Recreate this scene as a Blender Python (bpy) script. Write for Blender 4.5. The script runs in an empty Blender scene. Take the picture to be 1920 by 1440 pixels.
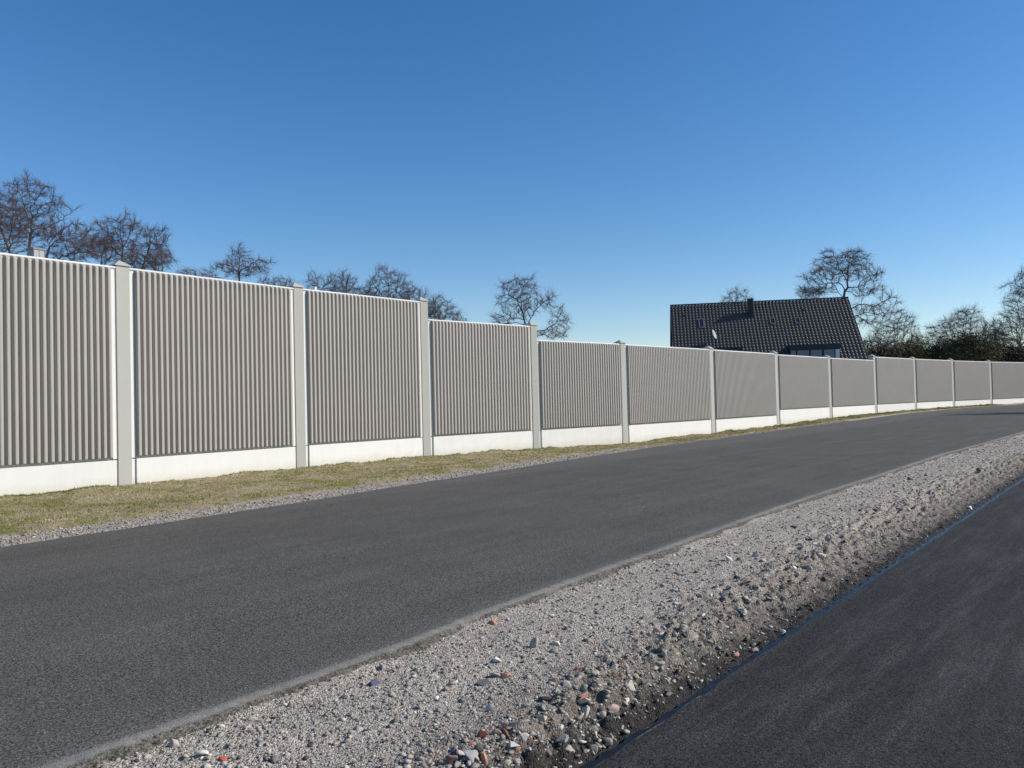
import bpy, math, random
import numpy as np
from mathutils import Matrix, Vector
R = math.radians
rng = np.random.default_rng(7)
random.seed(7)
scene = bpy.context.scene

# ------------------------------------------------------------------ camera
F_PX, PITCH, ROLL, CAMZ = 1450.0, R(1.297), R(-1.4258), 1.8
fwd = np.array([0, math.cos(PITCH), math.sin(PITCH)])
r0 = np.array([1.0, 0, 0]); u0 = np.cross(r0, fwd)
rgt = math.cos(ROLL) * r0 + math.sin(ROLL) * u0
upv = -math.sin(ROLL) * r0 + math.cos(ROLL) * u0
cd = bpy.data.cameras.new('camera'); cam = bpy.data.objects.new('camera', cd)
scene.collection.objects.link(cam)
cam.matrix_world = Matrix(((rgt[0], upv[0], -fwd[0], 0), (rgt[1], upv[1], -fwd[1], 0), (rgt[2], upv[2], -fwd[2], CAMZ), (0, 0, 0, 1)))
cd.sensor_width = 36; cd.lens = 36 * F_PX / 1920; cd.clip_start = 0.05; cd.clip_end = 4000
scene.camera = cam
# ------------------------------------------------------------------ light
SUN_AZ, SUN_EL = R(-3), R(34)         # azimuth counted from +X towards +Y
w = bpy.data.worlds.new('World'); scene.world = w; w.use_nodes = True
nt = w.node_tree; bg = nt.nodes['Background']
sky = nt.nodes.new('ShaderNodeTexSky'); sky.sky_type = 'NISHITA'; sky.sun_disc = False
sky.sun_elevation = SUN_EL; sky.sun_rotation = math.pi / 2 - SUN_AZ
sky.altitude = 50; sky.air_density = 1.0; sky.dust_density = 0.15; sky.ozone_density = 2.2
hs = nt.nodes.new('ShaderNodeHueSaturation'); hs.inputs['Saturation'].default_value = 1.31
nt.links.new(sky.outputs[0], hs.inputs['Color']); wb = nt.nodes.new('ShaderNodeMix'); wb.data_type = 'RGBA'; wb.blend_type = 'MULTIPLY'; wb.inputs[0].default_value = 1; wb.inputs[7].default_value = (1.03, .995, 1.05, 1)
nt.links.new(hs.outputs[0], wb.inputs[6]); nt.links.new(wb.outputs[2], bg.inputs[0]); bg.inputs[1].default_value = 0.122
sl = bpy.data.lights.new('sun', 'SUN'); so = bpy.data.objects.new('sun', sl); scene.collection.objects.link(so)
sl.energy = 5.0; sl.angle = R(0.55); sl.color = (1.0, 0.945, 0.87)
sd = Vector((math.cos(SUN_EL) * math.cos(SUN_AZ), math.cos(SUN_EL) * math.sin(SUN_AZ), math.sin(SUN_EL)))
so.rotation_euler = sd.to_track_quat('Z', 'Y').to_euler(); so.location = (0, 0, 50)
vs = scene.view_settings; vs.view_transform = 'Standard'; vs.look = 'None'; vs.gamma = 1; vs.use_curve_mapping = False
vs.exposure = 0.1

# ------------------------------------------------------------------ helpers
def ray(px, py):
    return fwd + rgt * (px - 960) / F_PX + upv * (720 - py) / F_PX
def at(px, py, Y):
    """the point seen at photo pixel (px,py) at forward distance Y"""
    d = ray(px, py); return np.array([0, 0, CAMZ]) + d * (Y / d[1])
def hash2(ix, iy, seed):
    h = (ix.astype(np.int64) * 374761393 + iy.astype(np.int64) * 668265263 + seed * 1442695041) & 0x7fffffff
    h = ((h ^ (h >> 13)) * 1274126177) & 0x7fffffff
    return ((h ^ (h >> 16)) & 0xffff) / 65535.0
def vnoise(x, y, seed=0):
    x = np.asarray(x, float); y = np.asarray(y, float)
    ix = np.floor(x); iy = np.floor(y); fx = x - ix; fy = y - iy
    fx = fx * fx * (3 - 2 * fx); fy = fy * fy * (3 - 2 * fy)
    a = hash2(ix, iy, seed); b = hash2(ix + 1, iy, seed); c = hash2(ix, iy + 1, seed); d = hash2(ix + 1, iy + 1, seed)
    return (a * (1 - fx) + b * fx) * (1 - fy) + (c * (1 - fx) + d * fx) * fy
def fbm(x, y, seed=0, octv=4):
    s = 0; a = 1; t = 0
    for k in range(octv):
        s = s + a * (vnoise(x, y, seed + k * 17) - .5); t += a; a *= .5; x = x * 2.03 + 11.3; y = y * 2.03 + 5.7
    return s / t * 2
def put(o, parent=None):
    scene.collection.objects.link(o)
    if parent: o.parent = parent
    return o
def mesh_np(name, V, Fs, m, parent=None, smooth=False, uv=None, col=None):
    """Fs: list of int arrays (n,k) ; uv / col given per vertex"""
    V = np.asarray(V, dtype=np.float32)
    me = bpy.data.meshes.new(name)
    loops = np.concatenate([f.ravel() for f in Fs]).astype(np.int32)
    starts = []; tot = []; off = 0
    for f in Fs:
        n, k = f.shape
        starts.append(off + np.arange(n) * k); tot.append(np.full(n, k)); off += n * k
    starts = np.concatenate(starts).astype(np.int32); tot = np.concatenate(tot).astype(np.int32)
    me.vertices.add(len(V)); me.vertices.foreach_set('co', V.ravel())
    me.loops.add(len(loops)); me.loops.foreach_set('vertex_index', loops)
    me.polygons.add(len(starts)); me.polygons.foreach_set('loop_start', starts); me.polygons.foreach_set('loop_total', tot)
    if smooth: me.polygons.foreach_set('use_smooth', np.ones(len(starts), dtype=bool))
    if uv is not None:
        l = me.uv_layers.new(name='UVMap'); l.data.foreach_set('uv', np.asarray(uv, dtype=np.float32)[loops].ravel())
    if col is not None:
        a = me.color_attributes.new(name='tint', type='FLOAT_COLOR', domain='POINT')
        c4 = np.ones((len(V), 4), dtype=np.float32); c4[:, :3] = col; a.data.foreach_set('color', c4.ravel())
    me.update(calc_edges=True); me.validate()
    me.materials.append(m)
    return put(bpy.data.objects.new(name, me), parent)
class MB:
    """collects simple shapes into one mesh"""
    def __init__(s): s.v = []; s.f = []
    def add(s, vs, fs):
        n = len(s.v); s.v += [tuple(map(float, p)) for p in vs]; s.f += [tuple(i + n for i in f) for f in fs]
    def box(s, x0, x1, y0, y1, z0, z1):
        s.add([(x0, y0, z0), (x1, y0, z0), (x1, y1, z0), (x0, y1, z0), (x0, y0, z1), (x1, y0, z1), (x1, y1, z1), (x0, y1, z1)],
              [(0, 3, 2, 1), (4, 5, 6, 7), (0, 1, 5, 4), (1, 2, 6, 5), (2, 3, 7, 6), (3, 0, 4, 7)])
    def build(s, name, m, parent=None, bevel=0, smooth=False):
        me = bpy.data.meshes.new(name); me.from_pydata(s.v, [], s.f); me.update(); me.materials.append(m)
        o = put(bpy.data.objects.new(name, me), parent)
        if smooth: me.polygons.foreach_set('use_smooth', [True] * len(me.polygons))
        if bevel:
            b = o.modifiers.new('bevel', 'BEVEL'); b.width = bevel; b.segments = 2; b.limit_method = 'ANGLE'; b.angle_limit = R(40)
        return o
def thing(name, loc, rotz=0):
    o = bpy.data.objects.new(name, None); o.location = loc; o.rotation_euler = (0, 0, rotz); o.empty_display_size = .2
    return put(o)
def tag(o, label=None, cat=None, group=None, kind=None):
    if label: o['label'] = label
    if cat: o['category'] = cat
    if group: o['group'] = group
    if kind: o['kind'] = kind
    return o

# ------------------------------------------------------------------ materials
def newmat(name, rough=.9, spec=.3):
    m = bpy.data.materials.new(name); m.use_nodes = True; n = m.node_tree.nodes; b = n['Principled BSDF']
    b.inputs['Roughness'].default_value = rough; b.inputs['Specular IOR Level'].default_value = spec
    return m, m.node_tree, b
def N(nt, t, **kw):
    n = nt.nodes.new(t)
    for k, v in kw.items():
        if k in n.inputs: n.inputs[k].default_value = v
        else: setattr(n, k, v)
    return n
def L(nt, a, b): nt.links.new(a, b)
def ramp(nt, src, stops, interp='LINEAR'):
    r = nt.nodes.new('ShaderNodeValToRGB'); cr = r.color_ramp; cr.interpolation = interp
    while len(cr.elements) < len(stops): cr.elements.new(.5)
    for e, (p, c) in zip(cr.elements, stops):
        e.position = p; e.color = (c[0], c[1], c[2], 1) if hasattr(c, '__len__') else (c, c, c, 1)
    L(nt, src, r.inputs[0]); return r.outputs[0]
def mix(nt, fac, a, b, mode='MIX'):
    m = nt.nodes.new('ShaderNodeMix'); m.data_type = 'RGBA'; m.blend_type = mode
    for s, i in ((fac, 0), (a, 6), (b, 7)):
        if hasattr(s, 'is_output') or hasattr(s, 'links'): L(nt, s, m.inputs[i])
        elif i == 0: m.inputs[0].default_value = s
        else: m.inputs[i].default_value = (s[0], s[1], s[2], 1) if hasattr(s, '__len__') else (s, s, s, 1)
    return m.outputs[2]
def mth(nt, op, a, b=None, c=None):
    m = nt.nodes.new('ShaderNodeMath'); m.operation = op
    for i, s in enumerate((a, b, c)):
        if s is None: continue
        if isinstance(s, (int, float)): m.inputs[i].default_value = s
        else: L(nt, s, m.inputs[i])
    return m.outputs[0]
def noise(nt, vec, scale, detail=4, rough=.55, stretch=None):
    n = N(nt, 'ShaderNodeTexNoise'); n.inputs['Scale'].default_value = scale; n.inputs['Detail'].default_value = detail
    n.inputs['Roughness'].default_value = rough
    if stretch:
        mp = nt.nodes.new('ShaderNodeMapping'); mp.inputs['Scale'].default_value = stretch; L(nt, vec, mp.inputs[0]); vec = mp.outputs[0]
    L(nt, vec, n.inputs['Vector']); return n.outputs[0]
def voro(nt, vec, scale, feat='F1'):
    n = N(nt, 'ShaderNodeTexVoronoi'); n.feature = feat; n.inputs['Scale'].default_value = scale; L(nt, vec, n.inputs['Vector']); return n
def bump(nt, b, h, dist, strength=1.0):
    bp = nt.nodes.new('ShaderNodeBump'); bp.inputs['Distance'].default_value = dist; bp.inputs['Strength'].default_value = strength
    L(nt, h, bp.inputs['Height']); L(nt, bp.outputs[0], b.inputs['Normal']); return bp
def coords(nt, which='Object'):
    return nt.nodes.new('ShaderNodeTexCoord').outputs[which]

def concrete(name, c, var=.06, rough=.85, grain=60, gb=.0015, streak=.05):
    m, nt, b = newmat(name, rough, .25); v = coords(nt)
    n1 = noise(nt, v, 1.3, 5); n2 = noise(nt, v, grain, 3, .7); n3 = noise(nt, v, 1.0, 4, .6, (7, 7, .35))
    k = mth(nt, 'MULTIPLY_ADD', n1, var * 2, 1 - var); k2 = mth(nt, 'MULTIPLY_ADD', n3, streak * 2, 1 - streak)
    k3 = mth(nt, 'MULTIPLY_ADD', n2, .14, .93)
    oi = nt.nodes.new('ShaderNodeObjectInfo'); k3 = mth(nt, 'MULTIPLY', k3, mth(nt, 'MULTIPLY_ADD', oi.outputs['Random'], .10, .95))
    kk = mth(nt, 'MULTIPLY', mth(nt, 'MULTIPLY', k, k2), k3)
    L(nt, mix(nt, 1.0, c, kk, 'MULTIPLY'), b.inputs['Base Color']); bump(nt, b, n2, gb)
    return m
M = {}
def plinth_mat():
    m = concrete('white_concrete', (.66, .648, .600), .05, .8, 90, .0008, .05); nt = m.node_tree; b = nt.nodes['Principled BSDF']; src = b.inputs['Base Color'].links[0].from_socket
    sep = nt.nodes.new('ShaderNodeSeparateXYZ'); L(nt, coords(nt, 'Generated'), sep.inputs[0])
    z = mth(nt, 'ADD', sep.outputs[2], mth(nt, 'MULTIPLY_ADD', noise(nt, coords(nt), 3.5, 6, .7), .26, -.13))
    f = ramp(nt, z, [(.40, 1), (.50, .45), (.68, 0)]); L(nt, mix(nt, f, src, (.50, .46, .34)), b.inputs['Base Color']); return m
M['plinth'] = plinth_mat() if True else concrete('white_concrete', (.66, .655, .62), .04, .8, 90, .0008, .03)
M['frame'] = concrete('panel_frame_concrete', (.64, .635, .60), .05, .85, 80, .001, .05)
M['rib'] = concrete('wood_chip_concrete', (.372, .346, .310), .06, .95, 55, .0012, .05)
M['post'] = concrete('grey_concrete', (.37, .365, .325), .04, .8, 90, .0006, .04)

def simple(name, c, rough=.7, spec=.3, metal=0, nz=None):
    m, nt, b = newmat(name, rough, spec); b.inputs['Metallic'].default_value = metal
    if nz:
        n = noise(nt, coords(nt), nz[0], 4); k = mth(nt, 'MULTIPLY_ADD', n, nz[1] * 2, 1 - nz[1])
        L(nt, mix(nt, 1.0, c, k, 'MULTIPLY'), b.inputs['Base Color'])
    else: b.inputs['Base Color'].default_value = (*c, 1)
    return m

def asphalt(name, base, speck, side):
    m, nt, b = newmat(name, .9, .16); v = coords(nt); uv = coords(nt, 'UV')
    vo = voro(nt, v, 95); cell = mth(nt, 'ADD', mth(nt, 'MULTIPLY', vo.outputs['Color'], 1.0), 0)
    sp = ramp(nt, cell, [(0, 1 - speck), (.45, 1 - speck * .2), (.8, 1 + speck * .3), (.93, 1 + speck * .6), (1, 1 + speck * 3.2)])
    st = noise(nt, uv, 1.0, 5, .6, (.22, 2.6, 1)); pt = noise(nt, uv, .8, 4, .6); fine = noise(nt, v, 22, 4, .7)
    pores = ramp(nt, noise(nt, v, 58, 3, .85), [(.36, .12), (.5, 1.0), (.66, 1.45)])
    k = mth(nt, 'MULTIPLY', mth(nt, 'MULTIPLY_ADD', st, .56, .72), mth(nt, 'MULTIPLY_ADD', pt, .44, .78))
    k = mth(nt, 'MULTIPLY', k, mth(nt, 'MULTIPLY_ADD', fine, .3, .85))
    c = mix(nt, 1.0, mix(nt, 1.0, base, sp, 'MULTIPLY'), k, 'MULTIPLY'); c = mix(nt, 1.0, c, pores, 'MULTIPLY')
    sep = nt.nodes.new('ShaderNodeSeparateXYZ'); L(nt, uv, sep.inputs[0])
    if side == 'road':        # v = metres from the right-hand edge: grey dust that settled there
        jag = mth(nt, 'MULTIPLY_ADD', noise(nt, uv, 6, 6, .75), .16, -.08)
        d = mth(nt, 'ADD', sep.outputs[1], jag)
        dust = ramp(nt, d, [(.0, .0), (.02, .5), (.04, .85), (.10, .75), (.135, .2), (.26, .0)])
        df = mth(nt, 'MULTIPLY', dust, mth(nt, 'MULTIPLY_ADD', noise(nt, v, 34, 4, .85), 1.3, .02))
        c = mix(nt, df, c, (.25, .238, .218))
        g2 = mth(nt, 'ADD', sep.outputs[1], mth(nt, 'MULTIPLY', noise(nt, uv, .9, 4), .8))
        c = mix(nt, ramp(nt, mth(nt, 'SUBTRACT', g2, 7.5), [(0, 0), (.9, .25)]), c, (.16, .155, .15))
    else:                     # worn pale patches on the new path
        wpat = ramp(nt, noise(nt, uv, 1.7, 7, .78, (.3, 2.2, 1)), [(.47, 0), (.66, 1)])
        f = mth(nt, 'MULTIPLY', wpat, ramp(nt, noise(nt, v, 60, 3, .8), [(.48, 0), (.62, .75)]))
        c = mix(nt, f, c, (.155, .15, .14))
    L(nt, c, b.inputs['Base Color'])
    h = mth(nt, 'ADD', vo.outputs['Distance'], mth(nt, 'MULTIPLY', noise(nt, v, 75, 3, .8), 1.2))
    bump(nt, b, h, .004, .9)
    return m
M['road'] = asphalt('weathered_asphalt', (.111, .104, .090), .62, 'road')
M['path'] = asphalt('fresh_asphalt', (.034, .033, .032), .5, 'path')

def gravel(name, toe=False, tint=(1, 1, 1)):
    m, nt, b = newmat(name, .95, .15); v = coords(nt); uv = coords(nt, 'UV')
    vo = voro(nt, v, 95); vb = voro(nt, v, 34)
    sc = nt.nodes.new('ShaderNodeSeparateColor'); L(nt, vo.outputs['Color'], sc.inputs[0])
    stops = [(0, (.10, .09, .085)), (.14, (.27, .245, .22)), (.35, (.42, .385, .345)), (.6, (.52, .48, .43)), (.74, (.45, .29, .22)),
             (.78, (.40, .37, .34)), (.88, (.66, .61, .54)), (.96, (.85, .82, .75))]
    c = ramp(nt, sc.outputs[0], stops, 'CONSTANT')
    s2 = nt.nodes.new('ShaderNodeSeparateColor'); L(nt, vb.outputs['Color'], s2.inputs[0])
    cb = ramp(nt, s2.outputs[0], [(0, (.28, .26, .24)), (.3, (.42, .40, .36)), (.55, (.36, .30, .26)), (.66, (.30, .28, .27)), (.85, (.46, .43, .39)), (.96, (.58, .55, .49))], 'CONSTANT')
    bigm = ramp(nt, s2.outputs[1], [(0, 0), (.72, 0), (.73, .8), (1, .8)], 'CONSTANT')
    c = mix(nt, bigm, c, cb)
    sand = mix(nt, noise(nt, v, 3, 4), (.42, .38, .335), (.52, .475, .42))
    c = mix(nt, .3, c, sand); c = mix(nt, 1.0, c, (1.0 * tint[0], .965 * tint[1], .90 * tint[2]), 'MULTIPLY')
    c = mix(nt, 1.0, c, mth(nt, 'MULTIPLY_ADD', noise(nt, v, .9, 3), .3, .85), 'MULTIPLY')
    if toe:     # bitumen and dark earth along the bank's foot, plus painted shade among its clods
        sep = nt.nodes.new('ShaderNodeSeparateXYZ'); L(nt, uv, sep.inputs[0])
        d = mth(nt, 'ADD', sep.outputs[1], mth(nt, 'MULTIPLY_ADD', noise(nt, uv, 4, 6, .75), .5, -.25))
        soil_shade = ramp(nt, d, [(.0, 1), (.12, 1), (.24, .66), (.42, .40), (.70, .20), (1.0, 0)])  # black foot is real; the long fade paints the bank's shade into the colour
        sf = mth(nt, 'MULTIPLY', soil_shade, mth(nt, 'MULTIPLY_ADD', noise(nt, v, 26, 4, .8), 1.3, .35))
        crevice_shade = mth(nt, 'MULTIPLY', ramp(nt, noise(nt, v, 9, 6, .8), [(.50, 0), (.57, 1)]), ramp(nt, d, [(.45, .8), (1.0, 0)]))  # dark crevices: shade between clods painted into the colour
        sf = mth(nt, 'MAXIMUM', sf, crevice_shade)
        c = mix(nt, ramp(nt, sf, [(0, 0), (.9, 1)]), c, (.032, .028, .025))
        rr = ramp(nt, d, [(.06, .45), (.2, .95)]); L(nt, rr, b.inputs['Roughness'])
    L(nt, c, b.inputs['Base Color'])
    h = mth(nt, 'ADD', mth(nt, 'MULTIPLY', vo.outputs['Distance'], -1.0), mth(nt, 'MULTIPLY', mth(nt, 'MULTIPLY', vb.outputs['Distance'], -1.6), bigm))
    bump(nt, b, mth(nt, 'ADD', h, noise(nt, v, 40, 4, .7)), .011, 1.0)
    return m
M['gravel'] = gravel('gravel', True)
M['shoulder'] = gravel('shoulder_gravel')
def vcol(name, rough=.9, spec=.2, mul=None):
    m, nt, b = newmat(name, rough, spec)
    a = nt.nodes.new('ShaderNodeVertexColor'); a.layer_name = 'tint'; c = a.outputs[0]
    if mul: c = mix(nt, 1.0, c, mth(nt, 'MULTIPLY_ADD', noise(nt, coords(nt), mul, 4, .7), .5, .75), 'MULTIPLY')
    L(nt, c, b.inputs['Base Color']); return m
M['stone'] = vcol('stone', .95, .15, 45); M['blade'] = vcol('grass_blade', .8, .2)
def turf(name):
    m, nt, b = newmat(name, .95, .1); v = coords(nt)
    n1 = noise(nt, v, .9, 5, .7, (1, 1, 1)); n2 = noise(nt, v, 5, 5, .7); n3 = noise(nt, v, 38, 3, .8)
    g = mix(nt, n3, (.165, .165, .045), (.29, .27, .10))
    s = mix(nt, n3, (.30, .235, .145), (.47, .385, .25))
    f = mth(nt, 'ADD', n1, mth(nt, 'MULTIPLY_ADD', n2, .5, -.25))
    c = mix(nt, ramp(nt, f, [(.42, 0), (.53, 1)]), g, s)
    k = ramp(nt, noise(nt, v, 14, 4, .8), [(.3, .55), (.5, 1), (.8, 1.15)])
    L(nt, mix(nt, 1.0, c, k, 'MULTIPLY'), b.inputs['Base Color'])
    bump(nt, b, mth(nt, 'ADD', n3, noise(nt, v, 14, 4, .8)), .04, 1.0); return m
M['turf'] = turf('turf')
def tar():
    m, nt, b = newmat('bitumen', .25, .2); v = coords(nt); b.inputs['Base Color'].default_value = (.010, .010, .012, 1)
    L(nt, ramp(nt, noise(nt, v, 9, 4, .7), [(.35, .2), (.7, .42)]), b.inputs['Roughness']); bump(nt, b, noise(nt, v, 30, 3, .6), .002, 1.0); return m
M['tar'] = tar()
M['bark'] = simple('bark', (.105, .088, .072), .95, .1, 0, (6, .45))
M['twig'] = simple('twig', (.105, .080, .082), .9, .1, 0, (3, .3))
M['twig_dark'] = simple('dark_twig', (.075, .058, .050), .9, .1, 0, (3, .3))

# ------------------------------------------------------------------ layout frame: s runs along the road, t to its left
AL = R(50); ca, sa = math.cos(AL), math.sin(AL)
def xy(s, t): return np.stack([s * ca - t * sa, s * sa + t * ca], -1)
def st_of(x, y): return x * ca + y * sa, -x * sa + y * ca
def z_road(s): return np.interp(s, [-50, 22, 30, 40, 50, 60, 75, 90, 200], [0, 0, .02, .10, .20, .32, .42, .47, .6])
def t_L(s): return np.interp(s, [-40, 3.6, 7, 10, 14, 21, 25.6, 33, 42, 52, 60, 66, 72, 80, 90, 140], [11.9, 12.26, 12.52, 12.83, 13.31, 14.07, 14.45, 14.4, 14.4, 14.0, 13.6, 12.85, 12.05, 10.3, 7.6, -8])
def t_R(s): return np.interp(s, [-40, 1.7, 4, 5.2, 8.5, 12, 25, 36, 60, 80, 90, 140], [4.0, 4.32, 4.36, 4.48, 4.55, 4.70, 4.74, 4.25, 3.2, .3, -2.4, -18])
def t_P(s): return np.interp(s, [-40, 8, 25, 36, 60, 90, 140], [2.5, 2.48, 2.42, 1.9, .6, -5, -22])
def t_T(s): return np.interp(s, [-40, 2.8, 3.8, 4.7, 6.1, 8.7, 12.9, 17.6, 26, 36, 60, 90, 140], [2.75, 2.78, 2.84, 2.95, 3.12, 3.24, 3.42, 3.45, 3.08, 2.5, 1.2, -4.4, -21])
NODES = [(-12.21, 14.27), (-9.154, 18.223), (-6.097, 22.18), (-2.897, 25.828), (.857, 29.234), (4.693, 32.583), (9.706, 37.606), (14.686, 42.943), (19.845, 48.363), (25.165, 53.691), (30.575, 58.766), (36.276, 63.699), (42.332, 68.476), (48.7, 72.85), (55.4, 76.7)]
NODES = [(-15.27, 10.31)] + NODES
ZB = [0.02, .03, .039, .025, .024, -.026, -.13, -.016, .073, .238, .32, .368, .42, .436, .46, .48]       # ground at each post
ZT = [c + CAMZ for c in (3.405, 3.409, 3.417, 2.839, 2.321, 2.308, 2.298, 2.259, 2.245, 2.493, 2.488, 2.474, 2.471, 2.47, 2.47)]   # tops of the panels
ZT = [ZT[0]] + ZT
ZJ = [c + CAMZ for c in (-1.139, -1.135, -1.127, -1.123, -1.122, -1.135, -1.145, -.857, -.871, -.861, -.866, -.88, -.883, -.885, -.885)]
ZJ = [ZJ[0]] + ZJ
# panel k spans NODES[k] .. NODES[k+1]; panel with index 1 of the fit is left of the first visible post
NS = [st_of(*p) for p in NODES]
NSs = np.array([p[0] for p in NS]); NSt = np.array([p[1] for p in NS])
def t_W(s): return np.interp(s, NSs, NSt)
def z_base(s): return np.interp(s, NSs, ZB)

def grid_faces(nr, nc):
    i = np.arange(nr - 1)[:, None] * nc + np.arange(nc - 1)[None, :]
    return np.stack([i, i + 1, i + nc + 1, i + nc], -1).reshape(-1, 4)
def svals(a, b, d0, k):
    out = [a]
    while out[-1] < b: out.append(out[-1] + max(d0, k * max(abs(out[-1]), 1.0)))
    return np.array(out)
def sheet(name, S, tfun, zfun, ncol, m, uvfun=None, smooth=True):
    w_ = np.linspace(0, 1, ncol); Sg = np.repeat(S[:, None], ncol, 1)
    T = tfun(Sg, w_[None, :]); P = xy(Sg, T); Z = zfun(Sg, T, w_[None, :] + 0 * Sg)
    V = np.concatenate([P, Z[..., None]], -1).reshape(-1, 3)
    uv = np.stack(uvfun(Sg, T) if uvfun else (Sg, T), -1).reshape(-1, 2)
    f = grid_faces(len(S), ncol)[:, ::-1]
    f = f[:, ::-1]
    # face up
    a, b_, c_ = V[f[0, 0]], V[f[0, 1]], V[f[0, 2]]
    if np.cross(b_ - a, c_ - a)[2] < 0: f = f[:, ::-1]
    return mesh_np(name, V, [f], m, None, smooth, uv)

# ground, reaching the horizon
gm = MB(); gm.add([(-1500, -1500, -.42), (1500, -1500, -.42), (1500, 1500, -.42), (-1500, 1500, -.42)], [(0, 1, 2, 3)])
tag(gm.build('ground', M['turf']), kind='structure')

# road: one slab 5 cm above the gravel, with a crumbled edge
Sr = svals(-30, 4, .12, 0); Sr = np.concatenate([Sr[:-1], svals(4, 135, .02, .006)]); Sr = np.unique(np.concatenate([np.arange(-30, 1, .3), np.arange(1, 8, .02), svals(8, 135, .02, .006)]))
wr = np.concatenate([[0, .0, .0, .0], np.linspace(0, .12, 8)[1:], np.linspace(.12, 1, 30)[1:]])
def road_mesh():
    nc = len(wr) + 1
    Sg = np.repeat(Sr[:, None], nc, 1); W_ = np.concatenate([[0], wr])[None, :] + 0 * Sg
    jag = .035 * fbm(Sg * 3, Sg * 0, 3, 3) + .018 * fbm(Sg * 22, Sg * 0 + 3, 5, 3)
    tR = t_R(Sg) + jag; tLl = t_L(Sg) + .05 * fbm(Sg * 1.5, Sg * 0, 8, 4)
    T = tR + (tLl - tR) * W_
    for k_, (o_, q_) in enumerate(((-.032, 1), (-.024, 1), (-.015, 1), (-.008, .7), (-.002, .3))): T[:, k_] = tR[:, k_] + o_ + q_ * .032 * fbm(Sr * 34, Sr * 0 + k_ * 1.7, 9, 3)
    Z = z_road(Sg) + .012 * fbm(Sg * .35, T * .5, 21, 3)
    for k_, (o_, q_) in enumerate(((.075, .2), (.042, 1), (.028, 1), (.014, .7), (.004, .25))): Z[:, k_] -= o_ - q_ * .022 * fbm(Sr * 40, Sr * 0 + k_ * 2.3, 10, 3)
    Z[:, -1] -= .02
    V = np.concatenate([xy(Sg, T), Z[..., None]], -1).reshape(-1, 3)
    uv = np.stack([Sg, T - t_R(Sg)], -1).reshape(-1, 2)
    f = grid_faces(len(Sr), nc); a, b_, c_ = V[f[20, 0]], V[f[20, 1]], V[f[20, 2]]
    if np.cross(b_ - a, c_ - a)[2] < 0: f = f[:, ::-1]
    return mesh_np('road', V, [f], M['road'], None, True, uv)
tag(road_mesh(), kind='structure')

# gravel strip between the road and the fresh path, with the little bank
def strip_z(S_, T_):
    tp = t_P(S_); tt = t_T(S_) + .10 * fbm(S_ * 1.3, S_ * 0, 31, 3)
    k = np.clip((T_ - tp - .02) / np.maximum(tt - tp, .2), 0, 1); k = k * k * (3 - 2 * k) * .35 + k * .65
    base = z_road(S_) - .265 + .218 * k
    bank = np.clip(1 - np.abs((T_ - tp) / np.maximum(tt - tp, .2) - .75) / .9, 0, 1)
    rr = .075 * bank * (np.abs(fbm(S_ * 6, T_ * 9, 41, 4)) * 1.5 - .3) + .014 * fbm(S_ * 3, T_ * 3, 42, 4) + .010 * fbm(S_ * 28, T_ * 28, 43, 3) * (1 + 1.2 * bank)
    rr = rr + .062 * bank * fbm(S_ * 15, T_ * 17, 44, 4) + .05 * np.clip(1 - (t_R(S_) - T_) / .16, 0, 1) * np.clip(vnoise(S_ * 2.3, S_ * 0, 45) - .35, 0, 1)
    return base + rr
Sg_ = np.unique(np.concatenate([np.arange(-20, 1.5, .2), svals(1.5, 40, .014, .0042), np.arange(40, 135, .5)]))
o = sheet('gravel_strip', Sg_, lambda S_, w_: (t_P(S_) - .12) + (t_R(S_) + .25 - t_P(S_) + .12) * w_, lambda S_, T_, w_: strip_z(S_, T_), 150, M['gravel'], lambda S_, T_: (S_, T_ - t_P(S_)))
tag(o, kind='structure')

# fresh asphalt path
Sp = np.unique(np.concatenate([np.arange(-20, 2, .4), svals(2, 135, .1, .02)]))
o = sheet('path', Sp, lambda S_, w_: t_P(S_) + .0 - 4.0 * w_, lambda S_, T_, w_: z_road(S_) - .235 + .004 * fbm(S_, T_, 51, 3) - .3 * (w_ >= 1), 40, M['path'])
tag(o, kind='structure')
# bitumen seam along its edge
St = np.unique(np.concatenate([np.arange(-20, 1, .3), svals(1, 135, .015, .005)]))
nct = 7
Sgt = np.repeat(St[:, None], nct, 1); wt = np.linspace(0, 1, nct)[None, :] + 0 * Sgt
inner = t_P(Sgt) - .016 - .018 * fbm(Sgt * 5, Sgt * 0, 61, 4) - .01 * fbm(Sgt * 1.0, Sgt * 0, 64, 2); outer = t_P(Sgt) + .026 + .03 * fbm(Sgt * 11, Sgt * 0, 62, 4)
Tt = inner + (outer - inner) * wt
Zt = z_road(Sgt) - .232 + .005 * np.sin(wt * math.pi * .55) + .002 * fbm(Sgt * 12, wt * 3, 63, 3); Zt[:, -1] += .004; Zt[:, 0] -= .008
Vt = np.concatenate([xy(Sgt, Tt), Zt[..., None]], -1).reshape(-1, 3); ft = grid_faces(len(St), nct)
a, b_, c_ = Vt[ft[9, 0]], Vt[ft[9, 1]], Vt[ft[9, 2]]
if np.cross(b_ - a, c_ - a)[2] < 0: ft = ft[:, ::-1]
tag(mesh_np('tar_seam', Vt, [ft], M['tar'], None, True), kind='structure')

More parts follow.
